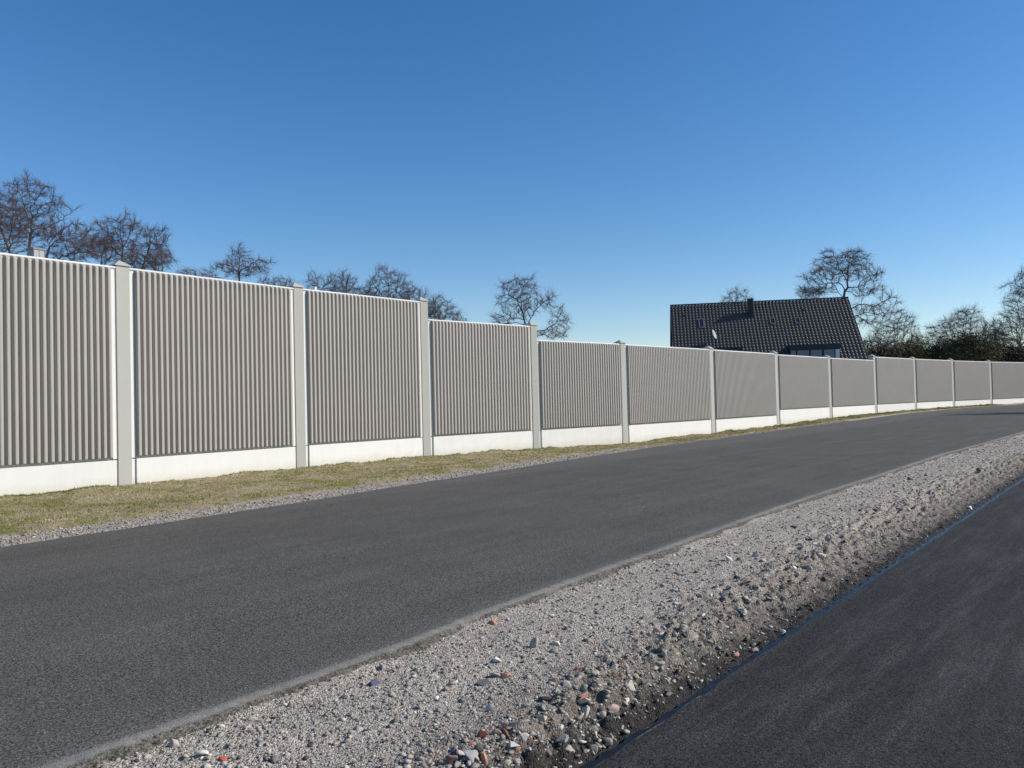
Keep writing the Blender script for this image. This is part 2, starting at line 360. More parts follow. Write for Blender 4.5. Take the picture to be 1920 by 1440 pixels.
# gravel shoulder and grass verge below the wall
def sh_w(s): return np.interp(s, [-40, 4, 10, 23, 28, 35, 45, 60, 66, 72, 80, 140], [1.0, .98, .88, 1.0, .7, .62, .5, .42, .3, .15, .2, .2])
Sv = np.unique(np.concatenate([np.arange(-12, 3, .2), svals(3, 95, .03, .006)]))
def sh_z(S_, T_, w_):
    k = np.clip((T_ - t_L(S_)) / np.maximum(t_W(S_) - t_L(S_), .3), 0, 1.2)
    return (z_road(S_) - .015) * (1 - k) + z_base(S_) * k
o = sheet('gravel_shoulder', Sv, lambda S_, w_: t_L(S_) - .15 + (sh_w(S_) + .45) * w_, lambda S_, T_, w_: sh_z(S_, T_, w_) - .02 + .012 * fbm(S_ * 9, T_ * 9, 71, 3) - .03 * (w_ <= 0), 30, M['shoulder'])
tag(o, kind='structure')
def verge_t(S_, w_):
    a_ = t_L(S_) + sh_w(S_) * (1 + .22 * fbm(S_ * .9, S_ * 0, 81, 4)) + .03
    b2 = t_W(S_) + .25
    return a_ + (np.maximum(b2 - a_, .25)) * w_
def verge_z(S_, T_, w_):
    near_wall = np.clip((T_ - (t_W(S_) - .8)) / .6, 0, 1)
    z = sh_z(S_, T_, w_) + .012 + .05 * fbm(S_ * .8, T_ * .8, 82, 4) + .035 * fbm(S_ * 3.3, T_ * 3.3, 83, 3)
    z = z + near_wall * (.085 * np.maximum(fbm(S_ * 1.1, T_ * .3, 84, 4), -.15) + .01)
    return z - .05 * np.clip(1 - w_ * 25, 0, 1)
o = sheet('grass_verge', Sv, verge_t, verge_z, 46, M['turf'])
tag(o, kind='structure')

# grass blades on the verge (uncountable)
nb = 60000
u1 = rng.random(nb); s_b = 3 + (80 - 3) * u1 ** 1.8; w_b = rng.random(nb)
e_ = rng.random(nb) < .10; w_b[e_] = 1 - .09 * rng.random(e_.sum())     # longer grass against the wall
t_b = verge_t(s_b, w_b); t_b = np.minimum(t_b, t_W(s_b) - .06)
z_b = verge_z(s_b, t_b, w_b); P = xy(s_b, t_b)
hgt = rng.uniform(.012, .036, nb) * (1 + .012 * s_b); hgt[e_] *= rng.uniform(1, 1.9, e_.sum()); wid = rng.uniform(.006, .014, nb) * (1 + .02 * s_b)
ang = rng.random(nb) * 2 * math.pi; lean = rng.normal(0, .02, (nb, 2))
dx = np.stack([np.cos(ang) * wid, np.sin(ang) * wid], -1)
V = np.zeros((nb, 3, 3)); V[:, 0, :2] = P - dx; V[:, 1, :2] = P + dx; V[:, 2, :2] = P + lean; V[:, 0, 2] = z_b - .01; V[:, 1, 2] = z_b - .01; V[:, 2, 2] = z_b + hgt
mixv = np.clip(.62 + 1.6 * fbm(P[:, 0] * .75, P[:, 1] * .75, 91, 4) + rng.normal(0, .25, nb), 0, 1)[:, None]
colb = (1 - mixv) * np.array([.17, .18, .045]) + mixv * np.array([.42, .35, .20])
o = mesh_np('grass', V.reshape(-1, 3), [np.arange(nb * 3).reshape(-1, 3)], M['blade'], None, False, None, np.repeat(colb, 3, 0))
tag(o, 'short patchy green and straw coloured grass growing below the noise wall', 'grass', kind='stuff')

# ------------------------------------------------------------------ stones
def ico(sub=0):
    import bmesh
    bm = bmesh.new(); bmesh.ops.create_icosphere(bm, subdivisions=sub + 1, radius=1); V = np.array([v.co[:] for v in bm.verts]); Fc = np.array([[v.index for v in f.verts] for f in bm.faces]); bm.free(); return V, Fc
I0, F0 = ico(0); I1, F1 = ico(1); I2, F2 = ico(2)
def rot_rand(n):
    q = rng.normal(size=(n, 4)); q /= np.linalg.norm(q, axis=1)[:, None]; a, b, c, d = q.T
    return np.stack([np.stack([1 - 2 * (c * c + d * d), 2 * (b * c - a * d), 2 * (b * d + a * c)], -1), np.stack([2 * (b * c + a * d), 1 - 2 * (b * b + d * d), 2 * (c * d - a * b)], -1), np.stack([2 * (b * d - a * c), 2 * (c * d + a * b), 1 - 2 * (b * b + c * c)], -1)], -2)
def rocks(pos, size, I, Fc, squash=.6, chunk=None):
    n = len(pos); V = I[None] * (1 + rng.uniform(-.28, .22, (n, len(I), 1)))
    for _ in range(7):                                                                     # flat broken faces
        nk = rng.normal(size=(n, 3)); nk /= np.linalg.norm(nk, axis=1)[:, None]; ex = np.maximum((V * nk[:, None]).sum(-1) - rng.uniform(.30, .56, (n, 1)), 0); V = V - ex[..., None] * nk[:, None]
    V = V * 1.75
    V = V * rng.uniform(.6, 1.3, (n, 1, 3)); V = np.einsum('nij,nkj->nki', rot_rand(n), V)
    V[..., 2] *= squash; V = V * size[:, None, None] + pos[:, None, :]
    Fa = (Fc[None] + (np.arange(n) * len(I))[:, None, None]).reshape(-1, 3)
    return V.reshape(-1, 3), Fa
PAL = np.array([[.43, .40, .355], [.52, .48, .43], [.33, .31, .28], [.56, .52, .46], [.42, .35, .29], [.36, .20, .14], [.70, .67, .60], [.52, .48, .36], [.13, .12, .12], [.47, .44, .41]])
PW = np.array([.23, .19, .19, .06, .08, .022, .028, .02, .08, .10])
def pal(n):
    i = rng.choice(len(PAL), n, p=PW); return PAL[i] * rng.uniform(.45, .92, (n, 1)) * np.array([1.03, 1, .95])
n1 = 34000
dd = np.exp(rng.uniform(math.log(1.5), math.log(34), n1)); sS = dd; tt_ = t_P(sS) + .1 + (t_R(sS) - t_P(sS) - .1) * rng.random(n1)
sz = np.minimum(rng.lognormal(math.log(.0048), .5, n1) * (1 + .03 * sS), .03)
pos = np.concatenate([xy(sS, tt_), strip_z(sS, tt_)[:, None] + sz[:, None] * .15], -1)
V1, Fa1 = rocks(pos, sz, I0, F0); c1 = pal(n1)
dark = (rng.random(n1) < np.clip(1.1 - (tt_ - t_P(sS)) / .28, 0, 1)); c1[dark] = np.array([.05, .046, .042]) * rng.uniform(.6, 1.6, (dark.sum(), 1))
n2 = 1900                                     # coarser rubble along the top of the bank
s2_ = np.exp(rng.uniform(math.log(2.4), math.log(26), n2)); t2_ = t_T(s2_) - .08 + rng.normal(0, .17, n2); t2_ = np.clip(t2_, t_P(s2_) + .08, t_R(s2_) - .1)
sz2 = np.minimum(rng.lognormal(math.log(.0088), .6, n2), .026); pos2 = np.concatenate([xy(s2_, t2_), strip_z(s2_, t2_)[:, None] + sz2[:, None] * .2], -1)
V2, Fa2 = rocks(pos2, sz2, I1, F1, .75); c2 = pal(n2)
# along the asphalt edges: small pale pebbles, and on the far shoulder
n3 = 9000
s3 = 3 + 45 * rng.random(n3) ** 1.6; t3 = t_L(s3) + sh_w(s3) * rng.random(n3) * 1.05; sz3 = rng.lognormal(math.log(.009), .4, n3) * (1 + .012 * s3)
pos3 = np.concatenate([xy(s3, t3), (sh_z(s3, t3, 0) - .012)[:, None]], -1); V3, Fa3 = rocks(pos3, sz3, I0, F0); c3 = pal(n3)
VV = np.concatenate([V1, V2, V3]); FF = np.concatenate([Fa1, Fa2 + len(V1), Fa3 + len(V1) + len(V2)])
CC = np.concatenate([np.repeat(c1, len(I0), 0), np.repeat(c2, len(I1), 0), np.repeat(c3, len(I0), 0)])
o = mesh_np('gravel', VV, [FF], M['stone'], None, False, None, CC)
tag(o, 'loose grey gravel and rubble grit covering the strip beside the road', 'gravel', kind='stuff')

def ground_hit(px, py):
    z = 0.0
    for _ in range(40):
        d = ray(px, py); P_ = d * ((z - CAMZ) / d[2]); s_, t_ = st_of(P_[0], P_[1]); z = .5 * z + .5 * float(strip_z(np.array([s_]), np.array([t_]))[0])
    return np.array([P_[0], P_[1], z])
def big_stone(name, px, py, wpx, hk, colr, label, cat='stone', lvl=2):
    p = ground_hit(px, py); D = p[1]; r_ = wpx / 2 / F_PX * D
    n = 1; V = I2 * (1 + rng.uniform(-.05, .05, (len(I2), 1)))
    for _ in range(10):
        nk = rng.normal(size=3); nk /= np.linalg.norm(nk); ex = np.maximum(V @ nk - rng.uniform(.32, .55), 0); V = V - ex[:, None] * nk
    V = V * 1.6 * np.array([rng.uniform(.9, 1.2), rng.uniform(.7, .95), 1])
    a = rng.uniform(0, 6.28); c_, s_ = math.cos(a), math.sin(a); tl = rng.uniform(-.3, .3)
    Rz = np.array([[c_, -s_, 0], [s_, c_, 0], [0, 0, 1]]); Rx = np.array([[1, 0, 0], [0, math.cos(tl), -math.sin(tl)], [0, math.sin(tl), math.cos(tl)]])
    V = V @ (Rx @ Rz).T; V = V * np.array([r_, r_ * .8, r_ * hk])
    o = mesh_np(name, V, [F2], M['stone'], None, False, None, np.tile(np.array(colr), (len(V), 1)))
    o.location = (p[0], p[1], p[2] + r_ * hk * .45); return tag(o, label, cat, 'larger stones lying on the gravel strip')
G = (.40, .385, .36); LG = (.50, .48, .44)
for a in [
    ('brick_fragment', 924, 1171, 19, .55, (.42, .20, .12), 'orange brick fragment lying right beside the road edge'),
    ('brick_fragment', 945, 1272, 22, .45, (.38, .19, .15), 'flat pinkish brick fragment alone in the middle of the gravel'),
    ('brick_fragment', 1085, 1254, 16, .5, (.40, .21, .14), 'orange brick fragment between the road and the top of the bank'),
    ('brick_fragment', 903, 1382, 22, .8, (.30, .11, .07), 'round dark red brick fragment left of the rubble heap'),
    ('brick_fragment', 908, 1425, 17, 1.3, (.45, .24, .15), 'upright orange brick fragment right of the biggest grey stone'),
    ('brick_fragment', 886, 1397, 12, .5, (.40, .17, .12), 'small red brick fragment just below the dark red one'),
    ('brick_fragment', 1091, 1308, 17, .4, (.42, .17, .11), 'flat red brick fragment on the top of the bank'),
    ('brick_fragment', 415, 1425, 14, .6, (.52, .10, .06), 'bright red brick fragment near the bottom left of the gravel'),
    ('brick_fragment', 1483, 1090, 12, .5, (.42, .24, .19), 'pink brick fragment far along the bank'),
    ('brick_fragment', 1380, 1229, 16, .6, (.42, .23, .17), 'orange brick fragment low on the dark bank'),
    ('stone', 884, 1424, 30, 1.0, (.30, .29, .275), 'biggest grey stone at the lower end of the rubble heap'),
    ('stone', 845, 1428, 20, .9, (.20, .12, .11), 'dark reddish stone in the shadow of the biggest stone'),
    ('stone', 922, 1333, 15, 1.2, (.46, .41, .36), 'pinkish grey stone standing alone with a long shadow'),
    ('stone', 1002, 1213, 20, 1.0, (.36, .34, .30), 'grey stone with a pointed shadow in the middle of the gravel'),
    ('stone', 1041, 1208, 24, .45, (.62, .58, .48), 'long pale stone beside the pointed grey stone'),
    ('stone', 697, 1285, 22, .5, (.085, .085, .13), 'purplish blue stone near the road edge'),
    ('stone', 906, 1284, 22, .45, (.10, .10, .10), 'flat black stone beside the pinkish brick fragment'),
    ('stone', 931, 1240, 26, .4, (.66, .64, .60), 'flat white chip right below the pair of stones'),
    ('stone', 327, 1401, 22, .8, (.40, .34, .29), 'beige lump at the crumbled road edge'),
    ('stone', 383, 1414, 26, .5, (.56, .54, .44), 'pale yellowish stone near the bottom left corner of the gravel'),
    ('stone', 1367, 1051, 13, 1.1, (.52, .50, .45), 'upright pale stone standing on the open gravel'),
    ('stone', 1418, 1044, 12, 1.0, (.46, .42, .38), 'rounded stone right of the upright pale stone'),
    ('stone', 1016, 1347, 24, .7, (.44, .41, .30), 'yellowish stone in the middle of the rubble heap'),
    ('stone', 1100, 1334, 18, 1.1, LG, 'rounded light stone on the top of the bank near the path'),
    ('stone', 1184, 1291, 16, .9, (.60, .58, .46), 'cream coloured round stone at the upper end of the rubble heap'),
    ('stone', 1148, 1330, 18, .8, (.42, .30, .27), 'pinkish brown stone right of the rounded light stone'),
    ('stone', 1055, 1392, 22, .7, (.30, .29, .28), 'dark grey block on the slope of the bank'),
    ('stone', 960, 1400, 28, .5, G, 'broad grey slab in the rubble heap'),
    ('stone', 985, 1385, 18, .9, LG, 'light grey stone beside the broad grey slab'),
    ('stone', 1705, 900, 10, .7, (.09, .085, .08), 'dark clod on the far gravel near the road'),
    ('stone', 1836, 884, 11, .6, (.06, .055, .05), 'black clod far along the gravel strip'),
    ('stone', 1818, 954, 12, .6, (.72, .70, .66), 'white pebble at the foot of the far bank'),
    ('stone', 1467, 1188, 12, .6, (.70, .68, .62), 'white pebble on the dark foot of the bank'),
    ('stone', 1392, 1153, 16, 1.0, LG, 'light grey stone sticking out of the bank'),
]: big_stone(*a)

# ------------------------------------------------------------------ noise barrier
wall = thing('noise_barrier', (NODES[2][0], NODES[2][1], 0))
tag(wall, 'long concrete noise wall of grey ribbed panels between posts on white plinths', 'noise wall')
wo = np.array([NODES[2][0], NODES[2][1], 0])
def placed(o, p, ang):
    o.location = (p[0] - wo[0], p[1] - wo[1], 0); o.rotation_euler = (0, 0, ang)
# local axes: x along the wall, -y towards the road (out), z up
PW_, PF = .32, .034
headings = [math.atan2(NODES[i + 1][1] - NODES[i][1], NODES[i + 1][0] - NODES[i][0]) for i in range(len(NODES) - 1)]
for i in range(len(NODES)):
    hl = headings[max(i - 1, 0)]; hr = headings[min(i, len(headings) - 1)]; a = (hl + hr) / 2
    top = max(ZT[max(i - 1, 0)], ZT[min(i, len(ZT) - 1)]) + .012
    mb = MB(); mb.box(-PW_ / 2, PW_ / 2, -PF, .32, ZB[i] - .5, top)
    po = mb.build('post', M['post'], wall, .008); placed(po, NODES[i], a)
    cp = MB(); e = .028; h0 = .028; y0, y1 = -PF - e, .32 + e; x0, x1 = -PW_ / 2 - e, PW_ / 2 + e; zc = top + .006
    cp.add([(x0, y0, zc), (x1, y0, zc), (x1, y1, zc), (x0, y1, zc), (x0, y0, zc + h0), (x1, y0, zc + h0), (x1, y1, zc + h0), (x0, y1, zc + h0), (0, (y0 + y1) / 2, zc + h0 + .135)],
           [(3, 2, 1, 0), (0, 1, 5, 4), (1, 2, 6, 5), (2, 3, 7, 6), (3, 0, 4, 7), (4, 5, 8), (5, 6, 8), (6, 7, 8), (7, 4, 8)])
    cp.build('cap', M['post'], po, .004)
def rib_mesh(S_, z0, z1, pitch):
    """one solid with ribs: profile along x (with rounded rib shoulders), extruded in z with receding ends"""
    x0 = PW_ / 2 + .105; x1 = S_ - PW_ / 2 - .105; n = int(round((x1 - x0) / pitch)); p = (x1 - x0) / n
    fl, fr, d = .003, .095, .004
    prof = []                                   # (x, outward)
    for k in range(n):
        a = x0 + k * p + p * .25
        prof += [(a - p * .245, fl), (a - .003, fl), (a, fr - d), (a + d, fr), (a + p * .47 - d, fr), (a + p * .47, fr - d), (a + p * .47 + .003, fl)]
    prof = [(x0 - .002, 0.0)] + prof + [(x1, fl), (x1 + .002, 0.0)]
    prof = np.array(prof)
    lv = [(z0 + .062, 0.0), (z0 + .063, 1.0), (z0 + .09, 1.0), (z1 - .115, 1.0), (z1 - .075, .86), (z1 - .052, .58), (z1 - .04, .12)]
    V = []
    for z, k in lv:
        for x, o_ in prof:
            oo = o_ if k >= 1 else (min(o_, fl) * (1 if k > .05 else .4) + max(o_ - fl, 0) * k)
            V.append((x, -oo - .001, z))
    nc = len(prof); f = grid_faces(len(lv), nc)
    return np.array(V), f
for i in range(len(NODES) - 1):
    p = np.array(NODES[i]); q = np.array(NODES[i + 1]); S_ = float(np.hypot(*(q - p))); a = headings[i]; z0, z1 = ZJ[i], ZT[i]
    xa, xb = PW_ / 2 - .06, S_ - PW_ / 2 + .06
    mb = MB(); xi0, xi1 = PW_ / 2 + .103, S_ - PW_ / 2 - .103
    mb.box(xi0, xi1, 0, .14, z0 + .064, z1 - .05); mb.box(xa, xi0, 0, .14, z0 + .026, z1 - .05); mb.box(xi1, xb, 0, .14, z0 + .026, z1 - .05); mb.box(xi0, xi1, .075, .14, z0 + .006, z0 + .064)
    pn = mb.build('panel', M['frame'], wall); placed(pn, NODES[i], a)
    # bull-nosed top rail and end strips, slightly proud
    tr = MB(); arc = [(0.03, z1 - .05), (-.022, z1 - .05), (-.030, z1 - .035), (-.028, z1 - .018), (-.016, z1 - .004), (0.0, z1), (.12, z1), (.14, z1 - .02), (.14, z1 - .05)]
    xr0, xr1 = PW_ / 2 + .004, S_ - PW_ / 2 - .004; n = len(arc)
    tr.add([(xr0, y, z) for y, z in arc] + [(xr1, y, z) for y, z in arc], [tuple(range(n))[::-1], tuple(range(n, 2 * n))] + [(k, (k + 1) % n, n + (k + 1) % n, n + k) for k in range(n)])
    tr.build('top_rail', M['frame'], pn)
    V, f = rib_mesh(S_, z0, z1, .14 if i < 6 else .126)
    V0, V1_, V2_ = V[f[5, 0]], V[f[5, 1]], V[f[5, 2]]
    if np.cross(V1_ - V0, V2_ - V0)[1] > 0: f = f[:, ::-1]
    mesh_np('ribbed_facing', V, [f], M['rib'], pn)
    pl = MB(); pl.box(xa, xb, 0.002, .14, min(ZB[i], ZB[i + 1]) - .5, z0); pl.box(PW_ / 2 + .105, S_ - PW_ / 2 - .06, -.042, .002, min(ZB[i], ZB[i + 1]) - .5, z0 + .004)
    po = pl.build('plinth', M['plinth'], wall, .005); placed(po, NODES[i], a)
# small dark fixing hole on one post
hb = MB(); k_ = 12; hb.add([(.02 * math.cos(2 * math.pi * j / k_), -PF - .001, .014 * math.sin(2 * math.pi * j / k_)) for j in range(k_)] + [(.02 * math.cos(2 * math.pi * j / k_), -PF + .01, .014 * math.sin(2 * math.pi * j / k_)) for j in range(k_)], [tuple(range(k_))] + [(j, (j + 1) % k_, k_ + (j + 1) % k_, k_ + j) for j in range(k_)])
posts = [c for c in wall.children if c.name.startswith('post')]
posts.sort(key=lambda c: c.location.x)
ho = hb.build('anchor_hole', simple('dark_hole', (.05, .05, .05)), posts[5]); ho.location = (.03, 0, 2.55)

# ------------------------------------------------------------------ big tiled house
D0 = 72.0
rid = at(1257, 574, D0)                       # left end of the ridge
hx = np.array([math.cos(R(-10)), math.sin(R(-10)), 0]); hy = np.array([math.cos(R(80)), math.sin(R(80)), 0]); PIT = R(44.4)
house = thing('tiled_house', (rid[0], rid[1], .1), R(-10))
tag(house, 'house with a steep dark glazed tile roof rising behind the noise wall', 'house')
RZ = rid[2] - .1                              # ridge height above the house base
def hit_roof(px, py, off=0.0):
    """where the view ray meets the front roof plane -> (x along ridge, drop)"""
    d = ray(px, py); nrm = -hy * math.sin(PIT) + np.array([0, 0, math.cos(PIT)])
    c0 = np.array([0, 0, CAMZ]); k = np.dot(rid + nrm * off - c0, nrm) / np.dot(d, nrm); P_ = c0 + d * k - rid
    return float(P_ @ hx), float(-P_[2]), float(P_ @ hy)
RL = 14.3
x_r, _, _ = hit_roof(1590, 560)
RL = x_r
RUN = 6.4; DROP = RUN * math.tan(PIT)
M['tile'] = simple('glazed_dark_tile', (.062, .056, .055), .5, .4, 0, (3.5, .35))
M['slate'] = simple('dark_blue_cladding', (.018, .026, .036), .6, .4, 0, (4, .15))
M['render'] = concrete('white_render', (.70, .69, .66), .03)
M['glass'] = simple('window_glass', (.018, .022, .030), .25, .25)
M['alu'] = simple('grey_metal', (.16, .16, .17), .45, .5)
M['blind'] = simple('grey_window_blind', (.20, .23, .26), .6, .3)
def tile_surface(x0, x1, side):
    ncolm = int(round((x1 - x0) / .30)); pw = (x1 - x0) / ncolm; nrow = 23; sl_len = RUN / math.cos(PIT); rl = sl_len / nrow
    wave = [(0, -.010), (.12, .022), (.30, .048), (.54, .048), (.74, .014), (.87, -.010)]
    xs = np.array([x0 + (k + a_) * pw for k in range(ncolm) for a_, _ in wave] + [x1]); hs = np.array([h for k in range(ncolm) for _, h in wave] + [0.0])
    rows = []
    for r_ in range(nrow):
        rows.append((r_ * rl, -.03)); rows.append(((r_ + .16) * rl, -.022)); rows.append(((r_ + 1) * rl - .004, .055))
    V = []
    for (dist, lift) in rows:
        y = side * dist * math.cos(PIT); z = RZ - dist * math.sin(PIT); h = hs + lift
        V.append(np.stack([xs, y + side * h * math.sin(PIT), z + h * math.cos(PIT)], -1))
    V = np.array(V); nr, nc = V.shape[:2]; f = grid_faces(nr, nc)
    V = V.reshape(-1, 3); a_, b2, c2_ = V[f[0, 0]], V[f[0, 1]], V[f[0, 2]]
    if np.cross(b2 - a_, c2_ - a_)[2] < 0: f = f[:, ::-1]
    return V, f
V, f = tile_surface(.04, RL - .04, -1); roof = mesh_np('roof', V, [f], M['tile'], house)
V, f = tile_surface(.04, RL - .04, 1); mesh_np('roof', V, [f], M['tile'], house)
rc = MB(); k_ = 8; rad = .12
rc.add([(x_, rad * math.cos(math.pi * j / k_), RZ + .02 + rad * math.sin(math.pi * j / k_)) for x_ in (-.02, RL + .02) for j in range(k_ + 1)], [(j, j + 1, k_ + 2 + j, k_ + 1 + j) for j in range(k_)] + [tuple(range(k_ + 1)), tuple(range(k_ + 1, 2 * k_ + 2))])
rc.build('ridge_cap', M['slate'], house)
for xv in (0, RL):                            # verge boards
    vb_ = MB()
    for sgn in (-1, 1):
        for (o0, o1) in ((0, 0),):
            a0 = (xv - .035, 0, RZ + .03); vb_.add([(xv - .035, 0, RZ + .05), (xv + .035, 0, RZ + .05), (xv + .035, sgn * RUN, RZ + .05 - DROP), (xv - .035, sgn * RUN, RZ + .05 - DROP), (xv - .035, 0, RZ - .2), (xv + .035, 0, RZ - .2), (xv + .035, sgn * RUN, RZ - .2 - DROP), (xv - .035, sgn * RUN, RZ - .2 - DROP)],
                   [(0, 1, 2, 3), (4, 7, 6, 5), (0, 3, 7, 4), (1, 5, 6, 2), (3, 2, 6, 7), (0, 4, 5, 1)])
    vb_.build('verge_board', M['slate'], house)
wl = MB(); yw = RUN - .45; ze = RZ - (RUN - .45) * math.tan(PIT) - .15
wl.add([(.15, -yw, -.6), (RL - .15, -yw, -.6), (RL - .15, yw, -.6), (.15, yw, -.6), (.15, -yw, ze), (RL - .15, -yw, ze), (RL - .15, yw, ze), (.15, yw, ze), (.15, 0, RZ - .2), (RL - .15, 0, RZ - .2)],
       [(0, 1, 5, 4), (2, 3, 7, 6), (1, 2, 6, 9, 5), (3, 0, 4, 8, 7)])
wl.build('wall', M['render'], house)
# chimney
cx0, _, _ = hit_roof(1400.3, 580); cx1, dr, yb = hit_roof(1413.5, 597); _, _, _ = hit_roof(1406, 564)
ch = MB(); yc0 = yb; ch.box(cx0, cx1, yc0, yc0 + .62, RZ - dr - 1.2, RZ + .12); chim = ch.build('chimney', M['slate'], house, .01)
cc = MB(); cc.box(cx0 - .04, cx1 + .04, yc0 - .04, yc0 + .66, RZ + .12, RZ + .16); cc.build('chimney_cap', M['slate'], chim)
for dx_ in (.16, .38):
    cpm = MB(); k_ = 10; cpm.add([(cx0 + dx_ + .06 * math.cos(2 * math.pi * j / k_), yc0 + .3 + .06 * math.sin(2 * math.pi * j / k_), z_) for z_ in (RZ + .16, RZ + .26) for j in range(k_)], [(j, (j + 1) % k_, k_ + (j + 1) % k_, k_ + j) for j in range(k_)] + [tuple(range(k_, 2 * k_))])
    cpm.build('chimney_pot', simple('terracotta' , (.30, .16, .12)), chim)
# skylights: frame on the slope, glass set in
def on_slope(mb, x0, x1, d0, d1, h0, h1):
    """box lying on the front slope; d = distance down the slope"""
    P8 = []
    for h in (h0, h1):
        for (x_, d_) in ((x0, d1), (x1, d1), (x1, d0), (x0, d0)):
            P8.append((x_, -d_ * math.cos(PIT) - h * math.sin(PIT), RZ - d_ * math.sin(PIT) + h * math.cos(PIT)))
    mb.add(P8, [(0, 3, 2, 1), (4, 5, 6, 7), (0, 1, 5, 4), (1, 2, 6, 5), (2, 3, 7, 6), (3, 0, 4, 7)])
def skylight(px0, px1, py0, py1, label):
    x0, da, _ = hit_roof(px0, py0); x1, db, _ = hit_roof(px1, py1); d0 = da / math.sin(PIT); d1 = db / math.sin(PIT)
    mb = MB(); t_ = .06; on_slope(mb, x0, x1, d0, d0 + t_, 0, .13); on_slope(mb, x0, x1, d1 - t_, d1, 0, .13); on_slope(mb, x0, x0 + t_, d0 + t_, d1 - t_, 0, .128); on_slope(mb, x1 - t_, x1, d0 + t_, d1 - t_, 0, .128)
    s_ = mb.build('skylight', M['alu'], house); tag(s_, label)
    g = MB(); on_slope(g, x0 + t_, x1 - t_, d0 + t_, d1 - t_, .02, .10); g.build('pane', M['glass'], s_)
skylight(1309.5, 1321, 600, 615.5, 'larger skylight left of the chimney')
skylight(1442.5, 1454.5, 598, 608.5, 'small skylight right of the chimney')
skylight(1489.5, 1501.5, 597.5, 608, 'small skylight furthest right on the roof')
for (px, py) in ((1284, 592), (1507, 582)):
    x0, da, _ = hit_roof(px, py); d0 = da / math.sin(PIT); v = MB(); on_slope(v, x0 - .09, x0 + .09, d0 - .1, d0 + .12, 0, .10); on_slope(v, x0 - .035, x0 + .035, d0 - .06, d0 + .0, .10, .22); v.build('roof_vent', M['tile'], house)
# dormers
def dormer(px0, px1, pyt, side_w, proj, windows, fas=.42):
    x0, dr_, yy = hit_roof(px0, pyt); x1, dr2, yy2 = hit_roof(px1, pyt); zt = RZ - dr2 + .02; yf = yy2 - proj
    hgt_ = proj * math.tan(PIT)
    d = MB(); d.box(x0, x1, yf, yy2 + .3, zt - fas, zt); dm = d.build('dormer', M['slate'], house, .01)
    ck = MB(); ck.add([(x0 + .08, yf + .06, zt - fas), (x0 + .08, yy2, zt - fas), (x0 + .08, yf + .06, zt - hgt_ - .4), (x0 + .12, yf + .06, zt - fas), (x0 + .12, yy2, zt - fas), (x0 + .12, yf + .06, zt - hgt_ - .4)], [(0, 1, 2), (3, 5, 4), (0, 3, 4, 1), (0, 2, 5, 3), (1, 4, 5, 2)])
    c1k = ck.build('cheek', M['slate'], dm); c2k = c1k.copy(); put(c2k, dm); c2k.location.x = x1 - x0 - .2
    if windows:
        fr = MB(); fr.box(x0 + .08, x1 - .08, yf + .08, yf + .12, zt - hgt_ - .3, zt - fas); fr.build('window_frame', M['slate'], dm)
        for (a_, b2, mt) in windows:
            xa_ = x0 + (x1 - x0) * a_; xb_ = x0 + (x1 - x0) * b2; g = MB(); g.box(xa_, xb_, yf + .055, yf + .085, zt - hgt_ + .1, zt - fas - .03); g.build('window', M[mt], dm)
dormer(1474, 1567.5, 646, .1, 1.5, [(.02, .12, 'blind'), (.15, .385, 'blind'), (.42, .635, 'blind'), (.68, .885, 'blind'), (.905, .985, 'render')], .46)
dormer(1346, 1392, 650.5, .1, .5, None, .5)
# satellite dish
x0, dr_, yy = hit_roof(1338, 640); dz = RZ - dr_
dish = MB(); rr_ = .40; nseg = 20; rings = 4; V = [(0, 0, 0)]; Fc = []
for r_ in range(1, rings + 1):
    for j in range(nseg): q = r_ / rings; V.append((rr_ * q * math.cos(2 * math.pi * j / nseg), rr_ * 1.08 * q * math.sin(2 * math.pi * j / nseg), .09 * q * q))
for j in range(nseg): Fc.append((0, 1 + j, 1 + (j + 1) % nseg))
for r_ in range(rings - 1):
    for j in range(nseg): a_ = 1 + r_ * nseg; Fc.append((a_ + j, a_ + nseg + j, a_ + nseg + (j + 1) % nseg, a_ + (j + 1) % nseg))
dish.add(V, Fc); do = dish.build('satellite_dish', simple('pale_grey_paint', (.34, .36, .36), .6, .3), house, 0, True)
sm = do.modifiers.new('solid', 'SOLIDIFY'); sm.thickness = .012
bx, _, by = hit_roof(1336, 634)
do.location = (x0 - .02, yy - .45, dz + .55)
dirv = Vector((math.cos(R(-22)), math.sin(R(-22)), .32)).normalized(); do.rotation_euler = dirv.to_track_quat('Z', 'Y').to_euler()
am = MB(); am.box(-.02, .02, -.02, .02, -.55, .02); ao = am.build('dish_mast', M['alu'], do); ao.matrix_parent_inverse = do.rotation_euler.to_matrix().to_4x4().inverted()
ao.location = (0, 0, 0)
ar = MB(); ar.box(-.012, .012, -.36, -.33, 0, .45); ar.box(-.04, .04, -.39, -.31, .42, .50); ar.build('dish_arm', M['alu'], do)

